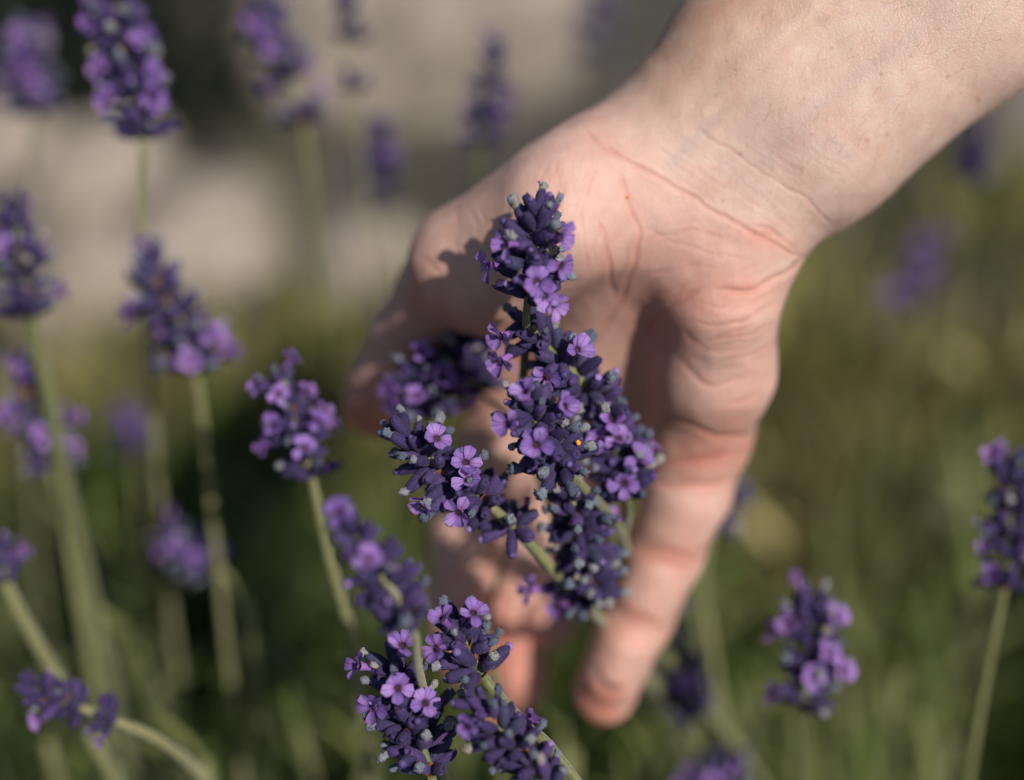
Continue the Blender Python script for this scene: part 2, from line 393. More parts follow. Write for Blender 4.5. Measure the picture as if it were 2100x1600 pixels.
def wither_mesh(seed):
    r_ = random.Random(seed); L = r_.uniform(1.4, 2.3); seg = 11
    prof = [(-.9, .5), (0, .6), (.2 * L, .78), (.4 * L, .8), (.6 * L, 1.0), (.75 * L, .86), (.9 * L, .8), (L, .5), (1.02 * L, .12), (L, .02)]
    V, F = rings(prof, seg, rib=.2, nr=4, bend=r_.uniform(-.08, .08), seed=seed)
    V = [(x + r_.uniform(-.22, .22), y + r_.uniform(-.22, .22), z + r_.uniform(-.26, .26)) for x, y, z in V]
    return piece('withered_floret', V, F, [MAT['wither']])
def bud_mesh(seed):
    r_ = random.Random(seed); L = r_.uniform(1.2, 2.3)
    V, F = rings([(-.8, .6), (0, .66), (.35 * L, .95), (.7 * L, .9), (.93 * L, .55), (L, .05)], 10, rib=.05, nr=4, seed=seed, bend=r_.uniform(-.05, .05))
    return piece('bud', V, F, [MAT['bud']])
def petal_mesh(wd, ln, curl, seed):
    r_ = random.Random(seed); V = []; F = []
    n, m = 6, 5
    for i in range(n + 1):
        t = i / n
        half = wd * .5 * (0.34 + .66 * math.sin(min(1, t * 1.25) * math.pi / 2)) * (1 if t < .72 else math.sqrt(max(0.0, 1 - ((t - .72) / .30) ** 2)))
        for j in range(m):
            u = -1 + 2 * j / (m - 1)
            x = .55 + ln * t - (.18 * abs(u) ** 2 * (t > .9))
            y = u * half
            z = .9 * math.sin(t * 1.4) * .5 - curl * t * t + .28 * u * u * half + r_.uniform(-.05, .05)
            V.append((x, y, z))
    for i in range(n):
        for j in range(m - 1): F.append((i * m + j, i * m + j + 1, (i + 1) * m + j + 1, (i + 1) * m + j))
    return piece('petal', V, F, [MAT['petal']])
def tube_mesh(seed):
    V, F = rings([(-4.2, .5), (-2.5, .55), (-1.0, .62), (-.2, .85), (.1, .75)], 10, seed=seed)
    n = len(F); k = len(V)
    V2, F2 = rings([(-.12, .72), (-.05, .4), (-.25, .02)], 10, seed=seed + 1)
    F += [tuple(a + k for a in f) for f in F2]
    return piece('corolla_tube', V + V2, F, [MAT['tube'], MAT['throat']], [0] * n + [1] * len(F2))
def floret_mesh(seed):      # one-piece corolla for spikes that are out of focus
    r_ = random.Random(seed); V = []; F = []; mi = []
    tm = tube_mesh(seed)
    V += [tuple(v.co / MM) for v in tm.vertices]; F += [tuple(p.vertices) for p in tm.polygons]; mi += [p.material_index for p in tm.polygons]
    for k in range(5):
        pm = PETALS[r_.randrange(len(PETALS))]; R = petal_rot(k, r_); b = len(V)
        V += [tuple((R @ v.co) / MM) for v in pm.vertices]; F += [tuple(i + b for i in p.vertices) for p in pm.polygons]; mi += [2] * len(pm.polygons)
    return piece('floret', V, F, [MAT['tube'], MAT['throat'], MAT['petal']], mi)
PET_ANG = [62, 118, 190, 270, 350]
def petal_rot(k, r_):
    return (Matrix.Rotation(math.radians(PET_ANG[k] + r_.uniform(-9, 9)), 4, 'Z') @ Matrix.Rotation(math.radians(r_.uniform(-48, 8)), 4, 'Y'))
def bract_mesh(seed):
    r_ = random.Random(seed); V = []; F = []
    L, wd = r_.uniform(4.0, 5.2), r_.uniform(3.0, 3.8)
    prof = [(0, .35), (.2, .8), (.45, 1.0), (.7, .62), (.88, .22), (1.0, .03)]
    for t, h in prof:
        for u in (-1, -.5, 0, .5, 1):
            V.append((.5 + .30 * (1 - u * u) + .9 * t * t + r_.uniform(-.08, .08), u * h * wd / 2, L * t))
    for i in range(5):
        for j in range(4): F.append((i * 5 + j, i * 5 + j + 1, i * 5 + j + 6, i * 5 + j + 5))
    return piece('bract', V, F, [MAT['bract']])
CALYX = [calyx_mesh(s) for s in range(8)]
WITHER = [wither_mesh(s + 50) for s in range(7)]
BUD = [bud_mesh(s + 90) for s in range(4)]
PETALS = [petal_mesh(*a, 120 + i) for i, a in enumerate([(2.3, 2.3, .35), (2.5, 2.5, .1), (2.1, 2.4, .6), (2.4, 2.2, -.15), (2.2, 2.6, .8)])]
TUBE = [tube_mesh(s + 140) for s in range(2)]
FLORET = [floret_mesh(s + 160) for s in range(6)]
BRACT = [bract_mesh(s + 180) for s in range(4)]

def catmull(pts, per=10):
    pts = [Vector(p) for p in pts]
    q = [pts[0] * 2 - pts[1]] + pts + [pts[-1] * 2 - pts[-2]]; out = []
    for i in range(1, len(q) - 2):
        p0, p1, p2, p3 = q[i - 1:i + 3]
        for k in range(per):
            t = k / per
            out.append(0.5 * ((2 * p1) + (p2 - p0) * t + (2 * p0 - 5 * p1 + 4 * p2 - p3) * t * t + (3 * p1 - p0 - 3 * p2 + p3) * t ** 3))
    out.append(pts[-1]); return out
def tube(path, rad, seg=8, square=0.12):
    V = []; F = []; prev = None; n = len(path)
    for i, p in enumerate(path):
        t = (path[min(i + 1, n - 1)] - path[max(i - 1, 0)]).normalized()
        x = prev - t * prev.dot(t) if prev else t.orthogonal()
        x.normalize(); y = t.cross(x); prev = x
        r = rad(i / (n - 1)) if callable(rad) else rad
        for k in range(seg):
            a = 2 * math.pi * k / seg
            rr = r * (1 + square * math.cos(4 * a))
            V.append(p + x * (rr * math.cos(a)) + y * (rr * math.sin(a)))
    for i in range(n - 1):
        for k in range(seg): F.append((i * seg + k, i * seg + (k + 1) % seg, (i + 1) * seg + (k + 1) % seg, (i + 1) * seg + k))
    F.append(tuple(range(seg))[::-1]); F.append(tuple((n - 1) * seg + k for k in range(seg)))
    return V, F
def frame_from_z(z, roll=0.0, origin=(0, 0, 0), s=1.0):
    z = z.normalized(); x = z.orthogonal().normalized(); y = z.cross(x)
    m = Matrix((x, y, z)).transposed().to_4x4() @ Matrix.Rotation(roll, 4, 'Z') @ Matrix.Scale(s, 4)
    m.translation = origin
    return m
CAM_POS = Vector((0, 0, CAM_H))
def frame_face(z, up, origin, s=1.0):
    "local +Z along z, local +Y as close to `up` as possible"
    z = z.normalized(); x = up.cross(z)
    x = x.normalized() if x.length > 1e-6 else z.orthogonal().normalized()
    y = z.cross(x); m = Matrix((x, y, z)).transposed().to_4x4() @ Matrix.Scale(s, 4); m.translation = origin
    return m
STEM_LOG = []
SPIKE_ID = [0]
def lavender(axis, whorls, label, hints=(), group=None, size=1.0, per=8, florets=(), pfl=0.06, pbud=0.28, pwit=0.46, fine=False, drift=0.35, root=None, radius=1.0, bract_p=0.5, spread=1.0, simple=False):
    """axis: (px, py, depth) points from the tip of the flower head down to its lowest whorl;
    whorls: positions (0 tip .. 1 lowest) along the axis;  hints: points the bare stem passes on its way to the ground."""
    SPIKE_ID[0] += 1; r_ = random.Random(1000 + SPIKE_ID[0])
    ax = [W(*p) for p in axis]
    d0 = ax[1] - ax[0]; ax[0] = ax[0] + d0 * min(0.5, 0.0046 * size / d0.length)      # the topmost calyces reach up to the tip
    path = catmull(ax, 12)
    L = [0.0]
    for a, b in zip(path[:-1], path[1:]): L.append(L[-1] + (b - a).length)
    def at(t):
        s = t * L[-1]
        for i in range(len(L) - 1):
            if L[i + 1] >= s or i == len(L) - 2:
                u = (s - L[i]) / max(L[i + 1] - L[i], 1e-9)
                return path[i].lerp(path[i + 1], u), (path[i] - path[i + 1]).normalized()
    hp = [W(*h) for h in hints]
    last = (hp[-1] if hp else ax[-1]); prev = (hp[-2] if len(hp) > 1 else (ax[-1] if hp else ax[-2]))
    d = (last - prev).normalized()
    if root is None:
        hor = Vector((d.x, d.y, 0)); k = last.z * drift / max(abs(d.z), 0.35)
        hor = hor * k
        if hor.length > 0.12: hor *= 0.12 / hor.length
        root = Vector((last.x + hor.x, last.y + hor.y, -0.02))
    else: root = Vector((*root, -0.02))
    m1 = last + d * (last - root).length * 0.3; m1.z = max(m1.z, last.z * 0.45)
    m2 = Vector((root.x, root.y, root.z + (last.z - root.z) * 0.35))
    tail = [last * (1 - t) ** 3 + m1 * 3 * t * (1 - t) ** 2 + m2 * 3 * t * t * (1 - t) + root * t ** 3 for t in (0.2, 0.4, 0.6, 0.8, 1.0)]
    spine = catmull([ax[0] + (ax[1] - ax[0]) * 0.12] + ax[1:] + hp + tail, 8)
    T = empty('lavender_spike', root); tag(T, label, 'lavender', group)
    V, F = tube(spine, lambda t: (0.00075 + 0.00028 * min(1, t * 3)) * radius, seg=8)
    mesh_obj('stem', [v - root for v in V], F, MAT['stem'], T)
    STEM_LOG.append((label, [((np.array(p) - np.array([0, 0, CAM_H])) @ M_CAM.T * 1000) for p in spine]))
    def put(name, me, m):
        m = m.copy(); m.translation = m.translation - root
        return inst(name, me, m, T)
    def put_floret(pos, dirv, s, upv):
        m = frame_face(dirv, upv, pos, s)
        if fine:
            o = put('floret', r_.choice(TUBE), m)
            for k in range(5): inst('petal', r_.choice(PETALS), petal_rot(k, r_), o)
        else: put('floret', r_.choice(FLORET), m)
    nW = len(whorls)
    for wi, t in enumerate(whorls):
        p, up = at(t)
        x = up.orthogonal().normalized(); y = up.cross(x); a0 = r_.uniform(0, 6.28)
        k_ = min(1.0, wi / 2.2)                                   # the topmost whorls close up towards the tip
        n = max(3, int(round((3 if wi == 0 else per) * (0.75 + 0.35 * r_.random()) if wi else 4)))
        for layer in (0, 1) if (wi > 0 and per > 5) else (0,):
            nn = n if layer == 0 else max(2, n // 2)
            for k in range(nn):
                a = a0 + 2 * math.pi * (k + .5 * layer) / nn + r_.uniform(-.28, .28)
                tilt = math.radians((30 + 44 * k_ if layer == 0 else 16 + 36 * k_) * spread + r_.uniform(-17, 17))
                rad = (x * math.cos(a) + y * math.sin(a))
                dv = (rad * math.sin(tilt) + up * math.cos(tilt)).normalized()
                s = size * r_.uniform(.8, 1.14) * (0.8 + 0.2 * k_)
                o = p + rad * 0.0007 + up * (0.0004 + 0.0014 * layer + r_.uniform(-.0006, .0009)) * size
                me = r_.choice(CALYX); put('calyx', me, frame_from_z(dv, r_.uniform(0, 6.28), o, s))
                Lc = max(v.co.z for v in me.vertices[:108]); tip = o + dv * (Lc * s * .93)
                q = r_.random()
                if q < pfl: put_floret(tip + dv * .0018 * s, (dv * .8 + rad * .4 + Vector((r_.uniform(-.3, .3), r_.uniform(-.3, .3), .15))), s * 1.0, up)
                elif q < pfl + pbud: put('bud', r_.choice(BUD), frame_from_z(dv, r_.uniform(0, 6), tip - dv * .0003, s * r_.uniform(.5, .85)))
                elif q < pfl + pbud + pwit: put('withered_floret', r_.choice(WITHER), frame_from_z(dv + Vector((r_.uniform(-.3, .3), r_.uniform(-.3, .3), 0)), r_.uniform(0, 6), tip, s * r_.uniform(.75, 1.15)))
        for k in range(2):
            if r_.random() < bract_p and wi > 0:
                a = r_.uniform(0, 6.28)
                rad = x * math.cos(a) + y * math.sin(a); tl = math.radians(r_.uniform(25, 55))
                z = (rad * math.sin(tl) + up * math.cos(tl)); m = frame_face(z, up.cross(rad), p - up * .0008, size * r_.uniform(.8, 1.05))
                put('bract', r_.choice(BRACT), m)
    for f in florets:                                              # open flowers at the places the photo shows them
        px, py = f[0], f[1]; tw = f[2] if len(f) > 2 else 0.0; ty = f[3] if len(f) > 3 else 0.0
        dax = min(((to_px(q)[0] - px) ** 2 + (to_px(q)[1] - py) ** 2, q) for q in [at(i / 40)[0] for i in range(41)])[1]
        a_px = to_px(dax)
        side = math.hypot(px - a_px[0], py - a_px[1]) * a_px[2] / FPX          # mm off axis
        lift = math.sqrt(max(6.8 * size * 6.8 * size - side * side, 2.0))
        pos = W(px, py, a_px[2] - lift)
        out = (pos - dax).normalized(); tc = (CAM_POS - pos).normalized()
        dv = (out * .55 + tc * .6 + Vector(RGT) * tw + Vector(UPV) * ty).normalized()
        put_floret(pos, dv, size * 1.05 * r_.uniform(.92, 1.08), Vector(UPV))
        me = r_.choice(CALYX); base = pos - dv * .0028 * size; root_c = dax + (base - dax) * .08
        cz = (base - root_c); put('calyx', me, frame_from_z(cz, r_.uniform(0, 6), base - cz.normalized() * .0046 * size, size))
    return T
def to_px(p):
    c = (np.array(p) - np.array([0, 0, CAM_H])) @ M_CAM.T * 1000
    return (1050 + c[0] / c[2] * FPX, 800 - c[1] / c[2] * FPX, c[2])
def even(n, a=0.02, b=1.0, gap=None):
    ts = [a + (b - a) * i / (n - 1) for i in range(n)]
    if gap is not None: ts = [t * gap for t in ts[:-1]] + [1.0]
    return ts

# ------------------------------------------------------------------ the hand and forearm: one continuous surface
CREASES = [  # photo polyline, half width px, depth mm, redness
 ([(1195,267),(1243,305),(1300,338),(1367,371),(1433,414),(1490,448),(1557,486),(1624,519),(1652,529)], 6.5, 0.75, .34),
 ([(1429,267),(1495,305),(1552,348),(1605,381),(1643,400),(1690,443),(1712,470)], 5, 0.34, .12),
 ([(1340,300),(1420,345),(1500,392),(1570,430),(1640,478)], 5, 0.16, .05),
 ([(1310,318),(1360,352),(1420,385),(1470,420)], 4.5, 0.2, .1),
 ([(1529,457),(1576,471),(1614,495),(1645,522)], 5, 0.4, .3),
 ([(1662,522),(1614,557),(1567,588),(1519,600),(1471,595)], 9, 1.3, .3),
 ([(1276,352),(1286,405),(1305,452),(1312,490),(1303,530),(1284,590),(1255,650),(1215,700),(1160,730),(1080,735),(1010,715)], 6, 0.5, .4),
 ([(1222,440),(1244,486),(1249,530),(1255,574),(1262,620)], 5, 0.4, .28),
 ([(1225,340),(1204,390),(1193,430),(1192,470)], 4.5, 0.34, .14),
 ([(1165,350),(1150,400),(1140,450)], 4.5, 0.2, .06),
 ([(1180,420),(1200,500),(1205,560)], 4.5, 0.18, .08),
 ([(1250,420),(1232,460),(1222,520)], 4.5, 0.18, .08),
 ([(1441,591),(1405,612),(1371,631),(1327,679),(1295,720)], 6, 0.5, .28),
 ([(1310,500),(1360,480),(1430,472),(1500,492)], 5, 0.25, .16),
 ([(1320,470),(1390,500),(1460,520),(1540,535)], 5, 0.22, .12),
 ([(1314,560),(1360,560),(1420,545),(1480,548)], 5, 0.2, .12),
 ([(1330,610),(1390,590),(1440,560)], 5, 0.2, .1),
 ([(1398,670),(1420,705),(1476,723),(1530,716)], 9, 0.28, .12),
 ([(1394,735),(1415,765),(1440,785),(1472,793),(1538,771)], 9, 0.5, .22),
 ([(1415,661),(1494,670),(1555,644),(1596,622)], 7, 0.4, .1),
 ([(1440,620),(1500,640),(1560,615),(1600,600)], 6, 0.3, .08),
 ([(1460,700),(1530,690),(1590,664)], 6, 0.38, .08),
 ([(1470,745),(1540,730),(1588,705)], 6, 0.35, .08),
 ([(1480,830),(1535,815),(1572,790)], 7, 0.4, .1),
 ([(1450,850),(1510,850),(1560,838)], 6, 0.25, .08),
 ([(1350,838),(1380,858),(1433,880),(1476,898),(1545,893)], 9, 1.0, .36),
 ([(1337,950),(1398,946),(1469,936),(1520,928)], 8, 0.55, .3),
 ([(1330,990),(1360,994),(1398,996),(1450,996),(1498,984)], 8, 1.0, .42),
 ([(1285,1122),(1330,1126),(1366,1128),(1398,1136),(1432,1158)], 7, 0.65, .4),
 ([(1280,1146),(1330,1148),(1375,1152),(1418,1172)], 6, 0.35, .3),
 ([(1240,1240),(1272,1248),(1309,1258),(1347,1284),(1372,1300)], 7, 0.6, .36),
 ([(1225,1361),(1230,1384),(1244,1405),(1262,1414),(1272,1411)], 4.5, 0.45, -1),
 ([(880,1190),(930,1182),(990,1178),(1025,1176)], 9, 0.7, .35), ([(1020,1210),(1080,1200),(1130,1196)], 9, 0.7, .35),
 ([(1030,1330),(1075,1322),(1115,1318)], 8, 0.5, .3),
 ([(770,690),(820,700),(860,720)], 9, 0.6, .3),
 ([(850,520),(900,560),(960,590)], 9, 0.35, .12),
]
_cr = random.Random(21)
def _fine(n, x0, x1, y0, y1, ang, spread, lmin, lmax, dep, rd):
    for _ in range(n):
        x, y = _cr.uniform(x0, x1), _cr.uniform(y0, y1); a = math.radians(ang + _cr.uniform(-spread, spread)); L = _cr.uniform(lmin, lmax); b = _cr.uniform(-.12, .12) * L
        dx, dy = math.cos(a), math.sin(a)
        CREASES.append(([(x, y), (x + dx * L * .5 - dy * b, y + dy * L * .5 + dx * b), (x + dx * L, y + dy * L)], 5, dep * _cr.uniform(.6, 1.4), rd))
_fine(34, 1120, 1300, 310, 520, 100, 18, 40, 120, .16, .06)      # thenar and heel of the palm
_fine(22, 900, 1120, 380, 620, 75, 22, 40, 110, .14, .04)
_fine(30, 1320, 1560, 440, 640, -22, 20, 40, 120, .15, .05)      # little finger side
_fine(18, 1440, 1590, 620, 900, -15, 12, 40, 110, .2, .05)
_fine(30, 1300, 1700, 230, 470, 34, 8, 60, 160, .10, .02)        # wrist
_fine(12, 1300, 1480, 1020, 1240, 8, 12, 30, 70, .14, .05)
RIDGES = [  # tendons and soft swellings: polyline, half width px, height mm
 ([(1425,268),(1480,205),(1540,140),(1640,50),(1700,-10)], 26, 0.9),
 ([(1462,285),(1530,210),(1600,130),(1700,30)], 20, -0.65),
 ([(1395,235),(1450,165),(1520,90),(1590,20)], 24, -0.5),
 ([(1530,320),(1640,220),(1760,110),(1860,10)], 34, 0.5),
 ([(1500,500),(1560,520),(1610,530)], 28, 0.9),
 ([(1420,545),(1490,560),(1560,565)], 34, 0.9),
 ([(1440,640),(1510,655),(1570,640)], 22, 0.6), ([(1430,735),(1500,745),(1560,735)], 22, 0.6),
 ([(1440,830),(1500,830),(1560,820)], 24, 0.7), ([(1390,920),(1450,920),(1520,905)], 22, 0.6),
 ([(1385,972),(1440,970),(1500,958)], 14, 0.5),
]
def seg_dist(Q, poly):
    best = np.full(len(Q), 1e9)
    for a, b in zip(poly[:-1], poly[1:]):
        a = np.array(a, float); b = np.array(b, float); ab = b - a
        t = np.clip(((Q - a) @ ab) / (ab @ ab), 0, 1)
        best = np.minimum(best, np.sqrt((((Q - a) - t[:, None] * ab) ** 2).sum(1)))
    return best
def chaikin(poly, n=2):
    for _ in range(n):
        q = [poly[0]]
        for a, b in zip(poly[:-1], poly[1:]):
            q += [(a[0] * .75 + b[0] * .25, a[1] * .75 + b[1] * .25), (a[0] * .25 + b[0] * .75, a[1] * .25 + b[1] * .75)]
        poly = q + [poly[-1]]
    return poly
def grad_sdf(P, e=0.15):
    d0 = hand_sdf(P)
    g = np.stack([hand_sdf(P + np.eye(3)[i] * e) - d0 for i in range(3)], 1)
    return g / np.maximum(np.linalg.norm(g, axis=1), 1e-9)[:, None]
def build_hand(vox=0.74):
    import openvdb
    # coarse pass finds the band round the surface, fine pass fills it
    lo = np.array([-52.0, -95.0, 270.0]); cs = vox * 6
    pts = np.array([J(2800, -890, 286)]); hi = np.array([pts[0][0] + 45, pts[0][1] + 45, 402.0])
    nc = np.ceil((hi - lo) / cs).astype(int)
    gx, gy, gz = np.meshgrid(*[np.arange(n) for n in nc], indexing='ij')
    Pc = lo + (np.stack([gx, gy, gz], -1).reshape(-1, 3) + 0.5) * cs
    dc = hand_sdf(Pc)
    arr = np.repeat(np.repeat(np.repeat(np.clip(dc, -3, 3).reshape(nc), 6, 0), 6, 1), 6, 2).astype(np.float32)
    band = np.where(np.abs(dc) < cs * 1.6)[0]
    sub = np.stack(np.meshgrid(*[np.arange(6)] * 3, indexing='ij'), -1).reshape(-1, 3)
    cells = np.stack(np.unravel_index(band, nc), 1)
    for s in range(0, len(cells), 4000):
        idx = (cells[s:s + 4000, None, :] * 6 + sub[None]).reshape(-1, 3)
        d = hand_sdf(lo + idx * vox)
        arr[idx[:, 0], idx[:, 1], idx[:, 2]] = np.clip(d, -3, 3)
    grid = openvdb.FloatGrid(); grid.background = 3.0
    grid.copyFromArray(arr); pts, quads = grid.convertToQuads(0.0)[:2]
    P = lo + np.asarray(pts, float) * vox
    P = P - hand_sdf(P)[:, None] * grad_sdf(P)
    # split every quad in four, then settle the new points on the surface as well
    Fq = np.asarray(quads, np.int64)[:, ::-1]; n0 = len(P)
    E = np.sort(np.stack([Fq, np.roll(Fq, -1, 1)], -1).reshape(-1, 2), 1)
    key, inv = np.unique(E[:, 0] * n0 + E[:, 1], return_inverse=True); inv = inv.reshape(-1, 4) + n0
    mid = (P[key // n0] + P[key % n0]) / 2; cen = P[Fq].mean(1); ci = n0 + len(key) + np.arange(len(Fq))
    P = np.concatenate([P, mid, cen])
    Fn = np.concatenate([np.stack([Fq[:, k], inv[:, k], ci, inv[:, k - 1]], 1) for k in range(4)])
    N = grad_sdf(P); P = P - hand_sdf(P)[:, None] * N; N = grad_sdf(P); n = len(P)
    me2 = bpy.data.meshes.new('person'); me2.vertices.add(n); me2.loops.add(len(Fn) * 4); me2.polygons.add(len(Fn))
    me2.loops.foreach_set('vertex_index', Fn.astype(np.int32).ravel()); me2.polygons.foreach_set('loop_start', np.arange(0, len(Fn) * 4, 4, dtype=np.int32))
    view = P / np.linalg.norm(P, axis=1)[:, None]
    front = np.clip(-(N * view).sum(1) * 2.2 + 0.25, 0, 1)            # palm side only
    Q = np.stack([1050 + P[:, 0] / P[:, 2] * FPX, 800 - P[:, 1] / P[:, 2] * FPX], 1)
    # crease list belongs to what lies on top there: leave out fingers behind the little finger etc.
    disp = np.zeros(n); red = np.zeros(n); dark = np.zeros(n)
    Qw = Q + np.stack([2.0 * np.sin(Q[:, 1] * .09) + 1.2 * np.sin(Q[:, 0] * .21), 2.0 * np.sin(Q[:, 0] * .08 + 1) + 1.2 * np.sin(Q[:, 1] * .19)], 1)
    for poly, hw, dep, rd in CREASES:
        hw = hw * 0.66; poly = chaikin(poly); pa = np.array(poly)
        box = ((Qw > pa.min(0) - 60) & (Qw < pa.max(0) + 60)).all(1) & (front > 0)
        i = np.where(box)[0]
        d = seg_dist(Qw[i], poly)
        ends = np.minimum(np.hypot(*(Qw[i] - pa[0]).T), np.hypot(*(Qw[i] - pa[-1]).T)); fade = np.clip(ends / 25, 0.25, 1) if rd >= 0 else 1.0
        g = np.exp(-(d / hw) ** 2) * fade
        disp[i] += (-dep * 0.42 * g + 0.05 * dep * np.exp(-((d - 2.6 * hw) / (1.5 * hw)) ** 2) * fade) * front[i]
        if rd >= 0: red[i] += rd * np.exp(-(d / (1.9 * hw)) ** 2) * fade
        else: dark[i] = np.maximum(dark[i], np.exp(-(d / 5.0) ** 2))
    for poly, hw, h in RIDGES:
        poly = chaikin(poly); pa = np.array(poly)
        i = np.where(((Q > pa.min(0) - 3 * hw) & (Q < pa.max(0) + 3 * hw)).all(1) & (front > 0))[0]
        d = seg_dist(Q[i], poly)
        ends = np.minimum(np.hypot(*(Q[i] - pa[0]).T), np.hypot(*(Q[i] - pa[-1]).T))
        disp[i] += 0.55 * h * np.exp(-(d / hw) ** 2) * np.clip(ends / (1.5 * hw), 0.1, 1) * front[i]
    # soft irregularity of flesh
    from mathutils import noise as mn
    lump = np.array([mn.noise(Vector(p) * 0.07) for p in P]) * 0.5 + np.array([mn.noise(Vector(p) * 0.22) for p in P]) * 0.13
    P = P + N * (disp + lump)[:, None]
    # skin colour: pale forearm, pinker palm, redder fingers
    arm = np.array([0.53, 0.375, 0.318]); pink = np.array([0.56, 0.36, 0.305]); redc = np.array([0.48, 0.185, 0.135])
    along = (Q[:, 0] - 1400) * 0.74 - (Q[:, 1] - 415) * 0.67            # px up the forearm from the wrist
    wa = np.clip(along / 120 + 0.3, 0, 1)[:, None]
    col = pink * (1 - wa) + arm * wa
    def blob(x, y, rx, ry): return np.exp(-((Q[:, 0] - x) / rx) ** 2 - ((Q[:, 1] - y) / ry) ** 2)
    tipred = 0.75 * blob(1220, 1450, 70, 75) + 0.32 * blob(1290, 1290, 90, 60) + 0.3 * blob(1370, 1140, 110, 45) + 0.45 * blob(1440, 930, 120, 75) + 0.7 * blob(740, 860, 80, 70) \
        + 0.5 * blob(1060, 1420, 70, 90) + 0.35 * blob(1050, 1300, 110, 90) + 0.4 * blob(940, 1320, 80, 90) + 0.35 * blob(1000, 760, 120, 110) + 0.3 * blob(1540, 490, 90, 40) \
        + 0.25 * blob(1330, 650, 130, 160) + 0.18 * blob(1500, 590, 90, 60) + 0.25 * blob(880, 640, 90, 90)
    k = np.clip(1.3 * tipred + red * front * 0.8, 0, 0.9)[:, None]
    col = col * (1 - k) + redc * k
    # bluish veins under the wrist skin, tan painting in the shaded thumb edge of the forearm
    vein = np.zeros(n)
    for poly, hw, s in [([(1380,335),(1405,305),(1452,267),(1500,215)], 14, .30), ([(1560,330),(1640,260),(1760,150),(1900,60)], 14, .16), ([(1480,350),(1540,385),(1600,440)], 12, .14), ([(1700,290),(1720,300),(1740,320)], 16, .16), ([(1330,430),(1350,470),(1400,480)], 14, .12)]:
        i = np.where(front > 0)[0]; vein[i] = np.maximum(vein[i], s * np.exp(-(seg_dist(Q[i], chaikin(poly)) / hw) ** 2))
    col = col * (1 - vein[:, None]) + np.array([0.30, 0.27, 0.29]) * vein[:, None]
    across = (Q[:, 0] - 1400) * 0.67 + (Q[:, 1] - 415) * 0.74
    tan_shade = np.clip((-across - 30) / 220, 0, 1) * np.clip(along / 150, 0, 1) * 0.55
    col = col * (1 - tan_shade[:, None]) + np.array([0.42, 0.245, 0.15]) * tan_shade[:, None]
    fr = random.Random(5)
    spots = [(1808,152,5),(2005,204,6),(1867,115,3.5),(1944,158,3.5),(1780,288,4),(1820,276,4),(1665,276,3),(1925,60,3)] + [(fr.uniform(1450, 2080), fr.uniform(0, 420), fr.uniform(1.6, 3)) for _ in range(40)]
    for x, y, r in spots:
        i = np.where((np.abs(Q[:, 0] - x) < 4 * r) & (np.abs(Q[:, 1] - y) < 4 * r))[0]
        s = (np.exp(-((Q[i, 0] - x) ** 2 + (Q[i, 1] - y) ** 2) / r ** 2) * front[i] * 0.6)[:, None]
        col[i] = col[i] * (1 - s) + np.array([0.28, 0.13, 0.06]) * s
    col = col * (1 - dark[:, None] * 0.9) + np.array([0.04, 0.025, 0.02]) * dark[:, None] * 0.9
    Pw = to_world(P); root = Vector(to_world(J(2800, -890, 286)))
    me2.vertices.foreach_set('co', (Pw - np.array(root)).astype(np.float32).ravel())
    me2.polygons.foreach_set('use_smooth', [True] * len(me2.polygons))
    at = me2.attributes.new('tint', 'FLOAT_COLOR', 'POINT')
    at.data.foreach_set('color', np.concatenate([col, np.ones((n, 1))], 1).astype(np.float32).ravel())
    me2.materials.append(MAT['skin']); me2.update(calc_edges=True); me2.validate()
    o = bpy.data.objects.new('person', me2); C.objects.link(o); o.location = root
    tag(o, 'bare right forearm and open hand cupping a bunch of lavender in its palm', 'person')
    # fine pale down on the forearm
    r_ = np.random.RandomState(3); cand = np.where((along > 60) & (P[:, 2] < 330))[0]; pick = r_.choice(cand, 5200, replace=False)
    V = []; F = []
    axd = to_world(J(1400, 415, 300)) - to_world(J(1897, -60, 296)); axd /= np.linalg.norm(axd)
    Nw = N @ M_CAM
    for v in pick:
        p = Pw[v] - np.array(root); nn = Nw[v]; t = axd * r_.uniform(.5, 1) + np.cross(nn, axd) * r_.uniform(-.6, .9); t = t - nn * (t @ nn); t /= np.linalg.norm(t)
        L = r_.uniform(.0018, .0042); sd = np.cross(nn, t) * .000022
        a = p - nn * .0003; b = p + nn * L * .28 + t * L * .5; c = p + nn * L * .36 + t * L
        k0 = len(V); V += [a - sd, a + sd, b + sd, b - sd, c]
        F += [(k0, k0 + 1, k0 + 2, k0 + 3), (k0 + 3, k0 + 2, k0 + 4)]
    h = mesh_obj('arm_hair', V, F, MAT['hair'], o); h['kind'] = 'stuff'
    return o
build_hand()

